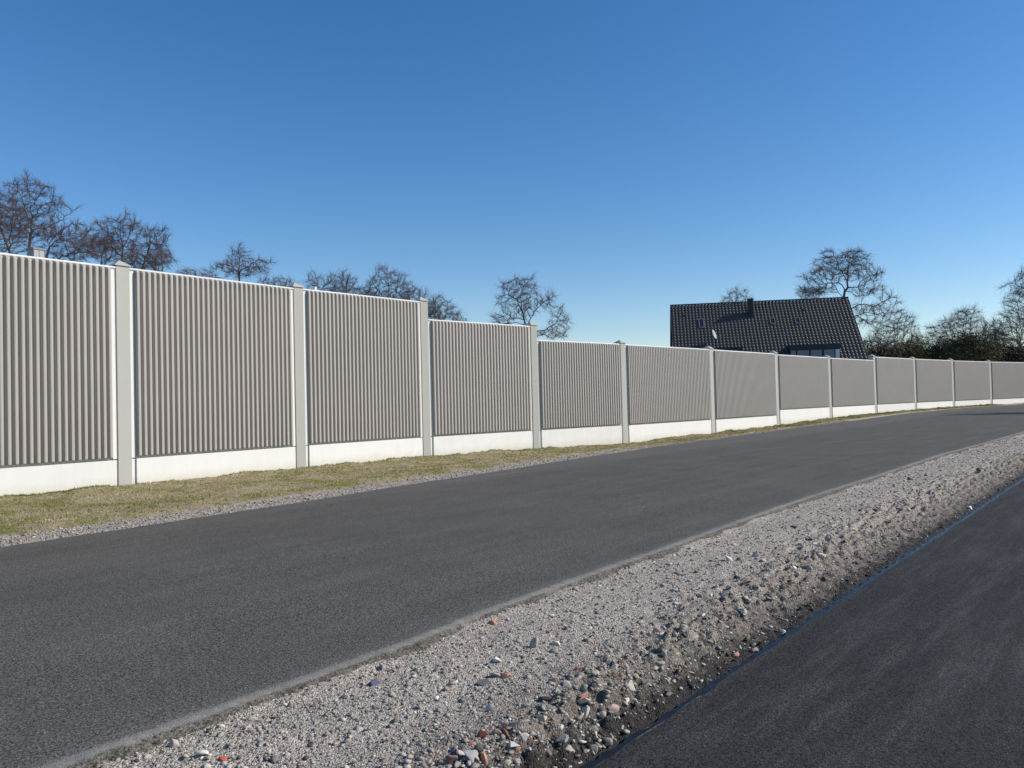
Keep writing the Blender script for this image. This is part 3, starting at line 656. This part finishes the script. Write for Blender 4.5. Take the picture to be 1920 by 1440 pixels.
# low houses behind the wall: only their chimneys show
def low_house(name, px0, px1, pyt, Y, label, flue, split):
    a0 = at(px0, pyt, Y); a1 = at(px1, pyt, Y); wch = abs(a1[0] - a0[0]); zt = a0[2]; top_h = zt - (1.1 if not flue else .75)
    h = thing(name, (a0[0] + (0 if flue else wch * .40), Y, 0), R(60) if not flue else R(8)); tag(h, label, 'house')
    b = MB(); Lh, Wh = 9.0, 7.0; ex = 2.6
    b.add([(-4, -3, -.3), (5, -3, -.3), (5, 5, -.3), (-4, 5, -.3), (-4, -3, ex), (5, -3, ex), (5, 5, ex), (-4, 5, ex), (-4, 1, top_h - .1), (5, 1, top_h - .1)], [(0, 1, 5, 4), (2, 3, 7, 6), (1, 2, 6, 9, 5), (3, 0, 4, 8, 7)])
    b.build('wall', M['render'], h)
    rf = MB(); rf.add([(-4.3, -3.5, ex - .25), (5.3, -3.5, ex - .25), (5.3, 1, top_h), (-4.3, 1, top_h), (5.3, 5.5, ex - .25), (-4.3, 5.5, ex - .25)], [(0, 1, 2, 3), (3, 2, 4, 5)])
    ro = rf.build('roof', M['tile'], h); sm_ = ro.modifiers.new('solid', 'SOLIDIFY'); sm_.thickness = .12
    if flue:
        k_ = 12; c = MB(); r_ = wch * .32; xc = wch / 2
        c.add([(xc + r_ * math.cos(2 * math.pi * j / k_), 0.3 + r_ * math.sin(2 * math.pi * j / k_), z_) for z_ in (top_h - .6, zt - .12) for j in range(k_)], [(j, (j + 1) % k_, k_ + (j + 1) % k_, k_ + j) for j in range(k_)] + [tuple(range(k_, 2 * k_))])
        fl_ = c.build('flue', simple('white_metal', (.75, .73, .70), .4, .5), h)
        c2_ = MB(); c2_.box(xc - .5 * wch, xc + .5 * wch, 0.3 - .5 * wch, 0.3 + .5 * wch, zt - .06, zt - .02)
        for dx_ in (-.8, .8): c2_.box(xc + dx_ * r_ - .01, xc + dx_ * r_ + .01, 0.29, 0.31, zt - .12, zt - .06)
        c2_.build('flue_cap', M['alu'], fl_)
    else:
        c = MB(); c.box(0, wch * .72, 0, .5, top_h - .8, zt - .09); cmb = c.build('chimney', simple('grey_cement_board', (.33, .345, .34), .7, .3, 0, (6, .25)), h)
        c2_ = MB(); c2_.box(-.03, wch * .72 + .03, -.03, .53, zt - .085, zt); c2_.build('chimney_cap', M['alu'], cmb)
        for kx in (.03, .5, .97):
            c3_ = MB(); c3_.box(wch * .72 * kx - .012, wch * .72 * kx + .012, -.012, -.002, top_h - .8, zt - .09); c3_.build('cladding_joint', M['alu'], cmb)
low_house('low_house', 51, 80, 463.5, 34, 'low house at the far left with only its clad chimney above the wall', False, 0)
low_house('low_house', 583.5, 594, 532.5, 44, 'low house with only a white metal flue above the wall', True, 0)

# ------------------------------------------------------------------ bare trees (space colonisation)
def grow(rs, roots, attr, D, kill, infl, wig=.18, maxit=220, trop=(0, 0, .0)):
    pos = [np.array(p) for p in roots[0]]; par = list(roots[1]); pos = np.array(pos); par = np.array(par)
    A = attr; dist = np.full(len(A), 1e9); near = np.zeros(len(A), int)
    def upd(i0):
        nonlocal dist, near
        if len(A) == 0: return
        new = pos[i0:]
        for c0_ in range(0, len(new), 400):
            ch_ = new[c0_:c0_ + 400]; d_ = np.linalg.norm(A[:, None, :] - ch_[None], axis=2); j = d_.argmin(1); m_ = d_[np.arange(len(A)), j]
            b_2 = m_ < dist; dist[b_2] = m_[b_2]; near[b_2] = j[b_2] + i0 + c0_
    upd(0); seen = set()
    for it in range(maxit):
        keep = dist > kill; A = A[keep]; dist = dist[keep]; near = near[keep]
        if len(A) == 0: break
        act = dist < infl
        if not act.any(): break
        ids = np.unique(near[act]); inv = np.searchsorted(ids, near[act]); dv = (A[act] - pos[near[act]]) / dist[act][:, None]
        S_ = np.zeros((len(ids), 3)); np.add.at(S_, inv, dv); S_ /= np.maximum(np.linalg.norm(S_, axis=1), 1e-6)[:, None]
        S_ += rs.normal(0, wig, S_.shape) + np.array(trop); S_ /= np.linalg.norm(S_, axis=1)[:, None]
        newp = pos[ids] + S_ * D
        n0 = len(pos)
        good = child_cnt[ids] < 4
        newp = newp[good]; idg = ids[good]
        if len(newp) == 0: break
        child_cnt[idg] += 1
        pos = np.concatenate([pos, newp]); par = np.concatenate([par, idg]); 
        if len(pos) > 14000: break
        upd(n0)
    return pos, par
child_n = []; seen_count = {}; child_cnt = np.zeros(20000, int)
def tubes(A_, B_, ra, rb, sides):
    n = len(A_); d = B_ - A_; ln = np.linalg.norm(d, axis=1)[:, None]; d = d / np.maximum(ln, 1e-6)
    ref = np.where(np.abs(d[:, 2:3]) < .9, np.array([[0, 0, 1.0]]), np.array([[1.0, 0, 0]])); u = np.cross(d, ref); u /= np.linalg.norm(u, axis=1)[:, None]; v = np.cross(d, u)
    an = np.arange(sides) * 2 * math.pi / sides; c_ = np.cos(an)[None, :, None]; s_ = np.sin(an)[None, :, None]
    ring = u[:, None] * c_ + v[:, None] * s_
    Va = A_[:, None] + ring * ra[:, None, None]; Vb = B_[:, None] + ring * rb[:, None, None] + (d * .15 * rb[:, None])[:, None]
    V = np.concatenate([Va, Vb], 1).reshape(-1, 3); j = np.arange(sides); q = np.stack([j, (j + 1) % sides, sides + (j + 1) % sides, sides + j], -1)
    f = (q[None] + (np.arange(n) * 2 * sides)[:, None, None]).reshape(-1, 4); return V, f
def resample(P_, D):
    P_ = np.array(P_, float); out = [P_[0]]
    for a_, b2 in zip(P_[:-1], P_[1:]):
        n = max(1, int(round(np.linalg.norm(b2 - a_) / D)))
        for k in range(1, n + 1): out.append(a_ + (b2 - a_) * k / n)
    return out
def tree(label, Y, trunk_px, crowns, seed, natt=700, limbs=(), tr=.0092, dark_=False, name='bare_tree', wig=.11, dens=1.0, group='bare trees beyond the noise wall', fork=None, step=.0052):
    """trunk_px: photo pixels of the visible trunk bottom upward; crowns: (x,y,rx,ry) ellipses at distance Y"""
    rs = np.random.default_rng(seed); global child_cnt; child_cnt = np.zeros(30000, int)
    mpp = Y / F_PX; D = max(.30, step * Y * .95)
    base = at(trunk_px[0][0], trunk_px[0][1], Y); foot = np.array([base[0] + (rs.random() - .5) * .2, Y, .0 if Y < 85 else .3])
    P_ = [foot] + [at(x, y, Y) for x, y in trunk_px]
    pts = resample(P_, D); par = [-1] + list(range(len(pts) - 1)); pts = [p + rs.normal(0, .03, 3) * (k > 1) for k, p in enumerate(pts)]
    for lb in limbs:
        q = [at(x, y, Y) for x, y in lb]; drift = rs.uniform(-.45, .45)
        j0 = int(np.argmin([np.linalg.norm(q[0] - p) for p in pts])); seg = resample([pts[j0]] + q[1:], D); dl = 0; prev = j0
        for s_ in seg[1:]:
            dl += D * drift; pts.append(s_ + np.array([0, dl, 0]) + rs.normal(0, .05, 3)); par.append(prev); prev = len(pts) - 1
    if not limbs:                       # main limbs fanning out from the top of the trunk
        top_i = len(pts) - 1
        for (x, y, rx, ry) in crowns:
            for q_ in range(3):
                a_ = rs.uniform(-.95, .95) if ry > 12 else rs.uniform(-1.3, 1.3); ex_, ey_ = x + rx * .75 * math.sin(a_), y - ry * .75 * math.cos(a_)
                j0 = max(1, top_i - int(rs.integers(0, 5))); e0 = at(ex_, ey_, Y) + np.array([0, rs.uniform(-.6, .6) * rx * mpp, 0]); m0 = (pts[j0] + e0) / 2 + np.array([(e0[0] - pts[j0][0]) * .15, 0, -.06 * abs(e0[0] - pts[j0][0])]) + rs.normal(0, .12, 3)
                prev = j0
                for s_ in resample([pts[j0], m0, e0], D)[1:]:
                    pts.append(s_ + rs.normal(0, .05, 3)); par.append(prev); prev = len(pts) - 1
    at_ = []
    tot = sum(c[2] * c[3] for c in crowns)
    for (x, y, rx, ry) in crowns:
        n = int((2.3 if not dark_ else 3.2) * natt * dens * rx * ry / tot); c0 = at(x, y, Y); v = rs.normal(size=(n, 3)); v /= np.linalg.norm(v, axis=1)[:, None]; r_ = rs.random(n) ** (1 / 2.4); az_ = np.arctan2(v[:, 2], v[:, 0]); ph = rs.uniform(0, 6.28, 3); r_ = r_ * (1 + .20 * np.sin(3 * az_ + ph[0]) + .13 * np.sin(7 * az_ + ph[1]) + .10 * np.sin(5 * v[:, 1] * 3 + ph[2]))
        at_.append(c0 + v * r_[:, None] * np.array([rx * mpp, .85 * rx * mpp, ry * mpp]))
    A = np.concatenate(at_)
    pos, par = grow(rs, (pts, par), A, D, D * (1.28 if not dark_ else 1.2), D * 9, wig * (1 if not dark_ else .6), 220, (0, 0, .16 if not dark_ else .30))
    n = len(pos); nch = np.bincount(par[par >= 0], minlength=n); r = np.zeros(n); E = 2.18; r0_ = tr * (Y / 65) ** .5; acc = np.zeros(n)
    for i_ in range(n - 1, -1, -1):
        if acc[i_] == 0: acc[i_] = r0_ ** E
        r[i_] = acc[i_] ** (1 / E)
        if par[i_] >= 0: acc[par[i_]] += acc[i_]
    # children may have a lower index than nothing: order is parent-before-child by construction
    e = np.arange(1, n); pa = par[1:]; ok = pa >= 0; e = e[ok]; pa = pa[ok]
    ra = np.minimum(r[pa], r[e] * 1.35); rb = r[e]; A_ = pos[pa]; B_ = pos[e]
    thick = rb > .055 * (Y / 65) ** .5
    t_o = thing(name, foot); tag(t_o, label, 'tree', group)
    F_ = np.array(foot)
    V1, f1 = tubes(A_[thick] - F_, B_[thick] - F_, ra[thick], rb[thick], 7)
    mesh_np('trunk', V1, [f1], M['bark'], t_o, True)
    th = ~thick
    V2, f2 = tubes(A_[th] - F_, B_[th] - F_, ra[th], rb[th], 3)
    # fine twigs
    cand = e[(r[e] < r0_ * 3.2)]; k = np.repeat(cand, 11 if not dark_ else 11); dirp = pos[k] - pos[par[k]]; dirp /= np.maximum(np.linalg.norm(dirp, axis=1), 1e-6)[:, None]
    dr_ = dirp * 1.0 + rs.normal(0, .42, dirp.shape) + np.array([0, 0, .10]); dr_ /= np.linalg.norm(dr_, axis=1)[:, None]
    ln = rs.uniform(.8, 2.3, len(k))[:, None] * D; a0 = pos[k] + (pos[par[k]] - pos[k]) * rs.random((len(k), 1)); m1 = a0 + dr_ * ln * .5
    d2 = dr_ + rs.normal(0, .25, dr_.shape) + np.array([0, 0, .15]); d2 /= np.linalg.norm(d2, axis=1)[:, None]; m2 = m1 + d2 * ln * .6
    rt = np.full(len(k), r0_ * .62); V3, f3 = tubes(a0 - F_, m1 - F_, rt, rt * .9, 3); V4, f4 = tubes(m1 - F_, m2 - F_, rt * .9, rt * .5, 3)
    mesh_np('crown', np.concatenate([V2, V3, V4]), [np.concatenate([f2, f3 + len(V2), f4 + len(V2) + len(V3)])], M['twig_dark'] if dark_ else M['twig'], t_o)
    return t_o
T = tree
T('leftmost tall bare tree cut by the left edge of the photo', 52, [(26, 500), (19, 474), (7, 439), (-4, 415)], [(-25, 400, 70, 60), (12, 420, 40, 50), (-10, 455, 60, 35)], 1, 900, [[(19, 474), (24, 445), (30, 420), (38, 400)]])
T('tallest bare tree at the left behind the clad chimney', 58, [(54, 500), (54, 464), (59, 432), (60, 420)], [(58, 375, 45, 46), (90, 385, 26, 34), (35, 380, 28, 32), (60, 425, 55, 32)], 2, 1500,
  [[(60, 420), (52, 400), (49, 380), (41, 356), (29, 345)], [(60, 420), (62, 405), (65, 370), (62, 345)], [(62, 405), (77, 385), (90, 377), (104, 380)], [(60, 400), (75, 372), (90, 352)], [(59, 430), (80, 426), (107, 407), (129, 379)], [(58, 436), (37, 420), (24, 408)]])
T('bare tree with low arching limbs right of the tallest left tree', 55, [(84, 540), (86, 500), (88, 480)], [(135, 450, 48, 34), (160, 465, 42, 24), (110, 470, 40, 26)], 3, 1300,
  [[(88, 480), (98, 458), (116, 443), (140, 438), (156, 437)], [(88, 485), (106, 486), (125, 475), (150, 471), (176, 470)], [(88, 478), (95, 455), (120, 430), (140, 421)]])
T('bare tree with a rounded crown above the first big post', 62, [(229, 530), (229, 482), (231, 462)], [(218, 435, 36, 30), (240, 430, 30, 28), (225, 462, 40, 18)], 4, 900,
  [[(231, 462), (222, 432), (224, 412)], [(231, 462), (240, 440), (243, 420)], [(229, 480), (217, 475), (205, 452), (194, 436)]])
T('bare tree leaning right beside the rounded one', 60, [(262, 540), (266, 505), (275, 478), (284, 455), (292, 440)], [(290, 445, 26, 24), (278, 480, 40, 26), (298, 470, 18, 26)], 5, 900)
T('small bare tree above the second ribbed panel', 66, [(450, 560), (449, 525), (448, 505)], [(448, 480, 22, 22), (478, 500, 32, 16), (425, 500, 22, 14), (450, 505, 50, 14)], 6, 800,
  [[(448, 505), (447, 485), (444, 465)], [(449, 512), (465, 500), (490, 492), (508, 496)], [(449, 512), (435, 500), (412, 497)]])
T('low bare treetop just left of the second big post', 80, [(525, 580), (527, 545)], [(530, 533, 26, 12), (500, 528, 20, 8)], 7, 260)
T('low bare treetop left of the small bare tree', 80, [(385, 560), (385, 530)], [(388, 518, 26, 10), (350, 512, 22, 7)], 8, 260)
T('bare tree around the white flue', 72, [(600, 600), (602, 560), (602, 545)], [(592, 535, 20, 22), (616, 532, 20, 20)], 9, 650, [[(602, 545), (590, 528)], [(602, 545), (616, 530)]])
T('narrow bare tree left of the bushy central one', 74, [(650, 620), (650, 560), (650, 530)], [(650, 538, 24, 26), (648, 520, 12, 12)], 10, 750)
T('bushy bare tree with the highest top of the middle row', 74, [(718, 640), (722, 570), (728, 555)], [(728, 530, 30, 32), (705, 545, 28, 28), (740, 545, 20, 28), (722, 560, 45, 18)], 11, 1700, [[(728, 555), (729, 530), (727, 510)], [(726, 560), (708, 545), (698, 525)], [(728, 556), (745, 538)]], wig=.26)
T('slim bare tree left of the third big post', 76, [(768, 620), (768, 575), (768, 555)], [(769, 555, 18, 26), (768, 575, 24, 14)], 12, 650)
T('slim bare tree just above the third big post', 78, [(793, 640), (793, 580), (793, 560)], [(793, 562, 14, 22), (800, 580, 18, 18)], 13, 500)
T('rounded bare tree right of the third big post', 74, [(826, 700), (828, 620), (828, 600)], [(828, 585, 30, 28), (845, 598, 28, 20), (812, 590, 20, 30)], 14, 1500, wig=.26)
T('spreading bare tree above the fourth post', 66, [(990, 680), (990, 622), (989.6, 610)], [(975, 545, 34, 28), (945, 568, 18, 20), (1025, 565, 22, 18), (1050, 600, 20, 22), (945, 600, 25, 16), (1030, 625, 35, 12), (985, 575, 35, 25)], 15, 1500,
  [[(989, 610), (984, 608), (979, 588), (977, 579), (972, 571), (968, 561), (958, 554), (946, 551)], [(977, 579), (977, 558), (980, 545), (973, 536), (970, 525)], [(989.6, 610), (995, 597), (1007, 577), (1023, 563.5), (1033, 559)], [(990, 622), (1006, 621), (1025, 619), (1043, 605), (1048, 590), (1051, 580)], [(1043, 602), (1056, 602), (1069, 612)], [(990, 628), (1006, 630), (1021, 627), (1035, 636)], [(981, 598), (962, 597), (950, 590)], [(984, 608), (964.6, 604), (954, 606), (940, 606)]])
T('thin distant treetop behind the ridge left of the chimney', 110, [(1383, 640), (1383, 580)], [(1382, 560, 28, 20)], 16, 330, tr=.009)
T('large bare tree with wide crooked limbs behind the house', 74, [(1583, 660), (1583, 605), (1583, 585), (1583, 558), (1584, 547)],
  [(1600, 480, 30, 14), (1550, 492, 24, 20), (1525, 518, 28, 12), (1530, 545, 34, 12), (1590, 505, 45, 26), (1635, 518, 22, 14), (1630, 545, 28, 14), (1665, 565, 22, 12), (1630, 580, 34, 10), (1660, 590, 26, 10), (1630, 602, 30, 12)], 17, 1750,
  [[(1584, 547), (1581, 533), (1576, 530), (1558, 529)], [(1584, 547), (1590, 539), (1593, 519), (1593, 499), (1606, 483), (1612, 475)], [(1593, 499), (1590, 493), (1586.5, 484), (1590, 470)], [(1592, 523), (1578.5, 514), (1569, 507), (1562.5, 495), (1554, 484), (1548, 475)],
   [(1583, 562), (1577, 556), (1560, 538), (1550, 531), (1557, 519), (1549, 513), (1535, 512), (1520, 514)], [(1550, 531), (1545, 540), (1525, 544), (1515, 541)], [(1590, 541), (1606, 538), (1609.5, 531), (1623, 520), (1640, 514)], [(1606, 538), (1615, 545), (1624, 550)], [(1586, 549), (1598, 547), (1609, 554), (1632, 551)],
   [(1584, 588), (1597, 578), (1608, 570), (1622, 571), (1638, 576), (1652, 568), (1668, 560), (1677, 561)], [(1584, 605), (1603, 593), (1615, 589), (1632, 589), (1648, 595.5), (1655, 589), (1679, 586)], [(1603, 594), (1622, 605), (1635, 615)]], tr=.0105)
T('small bare treetop behind the ridge left of the large tree', 90, [(1520, 640), (1520, 570)], [(1518, 552, 26, 16)], 18, 330, tr=.009)
T('bare tree just behind the first big post', 70, [(190, 560), (190, 500), (190, 480)], [(185, 462, 36, 22), (212, 478, 30, 18)], 27, 800)
T('bare tree low between the leaning tree and the first post', 72, [(300, 560), (300, 520), (298, 500)], [(296, 490, 28, 20), (255, 492, 30, 16)], 28, 700)
T('low bare tree filling the gap left of the narrow one', 84, [(632, 640), (632, 570)], [(630, 556, 26, 18), (680, 562, 26, 18)], 29, 900)
T('low bare tree behind the slim ones by the third big post', 84, [(752, 640), (752, 590)], [(755, 575, 30, 16), (790, 588, 26, 14)], 30, 900)
T('rounded bare tree between the house and the olive bush', 105, [(1684, 720), (1684, 670), (1684, 650)], [(1684, 625, 38, 32), (1650, 650, 32, 26), (1712, 650, 22, 26)], 19, 2000, dark_=True, wig=.15)
T('low dark tree at the right end of the house', 92, [(1640, 720), (1640, 680)], [(1640, 655, 24, 26), (1625, 670, 18, 18)], 20, 1000, dark_=True)
T('broad domed bare tree above the dense bushes', 105, [(1806, 730), (1806, 680), (1806, 650)], [(1808, 605, 40, 24), (1775, 625, 32, 22), (1845, 625, 32, 20), (1806, 650, 60, 24)], 21, 2600, dark_=True, wig=.15)
T('bare tree between the domed tree and the olive bush', 112, [(1748, 730), (1748, 680)], [(1748, 650, 28, 26), (1765, 665, 22, 20)], 22, 1300, dark_=True)
T('tall upright bare tree near the right edge of the photo', 95, [(1908, 740), (1910, 680), (1911, 640)], [(1912, 595, 36, 42), (1885, 630, 28, 36), (1935, 620, 30, 50)], 23, 2600, dark_=True, wig=.13)
T('slender bare tree left of the tall one at the right edge', 100, [(1872, 740), (1872, 690), (1872, 660)], [(1868, 645, 24, 34), (1880, 670, 24, 24)], 24, 1300, dark_=True, wig=.13)
T('bare tree reaching into the photo from the right edge high up', 88, [(1990, 760), (1990, 660), (1988, 600), (1987, 570)], [(1985, 500, 60, 50), (1940, 535, 44, 26), (1930, 545, 32, 14)], 25, 1500, [[(1988, 590), (1965, 560), (1940, 545), (1915, 530), (1903, 528)], [(1987, 570), (1980, 520), (1970, 480)], [(1987, 570), (2000, 520), (2010, 480)]])
T('small bare roadside tree just outside the right edge', 48, [(2078, 740), (2078, 700), (2078, 670)], [(2078, 635, 55, 42), (2078, 660, 40, 30)], 26, 350, tr=.014)

# evergreen thickets
def bush(label, Y, blobs, seed, nleaf, colr, group='dense bushes beyond the noise wall'):
    rs = np.random.default_rng(seed); mpp = Y / F_PX; P_ = []; c = at(blobs[0][0], blobs[0][1], Y); foot = np.array([c[0], Y, .3])
    tot = sum(b[2] * b[3] for b in blobs)
    for (x, y, rx, ry) in blobs:
        n = int(nleaf * rx * ry / tot); ncl = max(10, n // 45); c0 = at(x, y, Y); v = rs.normal(size=(ncl, 3)); v /= np.linalg.norm(v, axis=1)[:, None]; v *= (rs.random((ncl, 1)) ** .45) * rs.uniform(.75, 1.12, (ncl, 1))
        cc_ = c0 + v * np.array([rx, rx * .8, ry]) * mpp; P_.append(np.repeat(cc_, 45, 0) + rs.normal(0, 1, (ncl * 45, 3)) * np.array([.46, .46, .42]))
    P_ = np.concatenate(P_); n = len(P_); s_ = rs.uniform(.05, .12, n)[:, None]
    a_ = rs.normal(size=(n, 3)); a_ /= np.linalg.norm(a_, axis=1)[:, None]; b_2 = np.cross(a_, rs.normal(size=(n, 3))); b_2 /= np.linalg.norm(b_2, axis=1)[:, None]
    V = np.stack([P_ - a_ * s_ * 1.5, P_ + b_2 * s_ * .6, P_ + a_ * s_ * 1.5, P_ - b_2 * s_ * .6], 1).reshape(-1, 3) - foot
    o = thing('evergreen_bush', foot); tag(o, label, 'bush', group)
    cl = np.array(colr)[None] * rs.uniform(.55, 1.5, (n, 1)) * np.array([[1, 1, 1]])
    mesh_np('foliage', V, [np.arange(n * 4).reshape(-1, 4)], M['blade'], o, False, None, np.repeat(cl, 4, 0))
    st = MB()
    for j in range(5):
        q = c + np.array([rs.uniform(-1, 1) * blobs[0][2] * mpp * .5, 0, 0]) - foot; g0 = np.array([q[0] * .4, 0, -.3]); VV_, ff_ = tubes(g0[None], q[None], np.array([.09]), np.array([.03]), 6); st.add(VV_, [tuple(map(int, k)) for k in ff_])
    st.build('stem', M['bark'], o)
T('dark bare tree rising out of the olive bush', 98, [(1712, 730), (1712, 680)], [(1706, 660, 34, 24), (1670, 668, 30, 24)], 31, 1500, dark_=True)
T('dark bare tree low behind the dense bushes', 100, [(1835, 730), (1835, 690)], [(1840, 655, 36, 24), (1790, 660, 34, 22)], 32, 1700, dark_=True)
T('dark bare tree low beside the right edge', 98, [(1893, 730), (1893, 700)], [(1890, 672, 34, 22), (1920, 670, 26, 24)], 33, 1500, dark_=True)
bush('olive green bush right of the tiled house', 88, [(1703, 668, 30, 26), (1690, 680, 26, 20)], 41, 7000, (.100, .098, .042))
bush('dark brown thicket directly behind the end of the house', 86, [(1650, 686, 34, 24), (1640, 668, 24, 16), (1665, 664, 18, 14)], 42, 8500, (.072, .058, .045))
bush('large dark olive bush under the domed tree', 88, [(1812, 655, 40, 26), (1800, 675, 52, 26), (1845, 668, 28, 24)], 43, 16000, (.088, .078, .042))
bush('dark thicket left of the large olive bush', 90, [(1750, 684, 40, 20), (1762, 668, 24, 20), (1730, 670, 20, 16)], 44, 9500, (.072, .060, .046))
bush('low dark thicket at the right edge of the photo', 90, [(1890, 686, 34, 18), (1925, 680, 30, 26), (1900, 668, 22, 18)], 45, 8500, (.055, .050, .042))
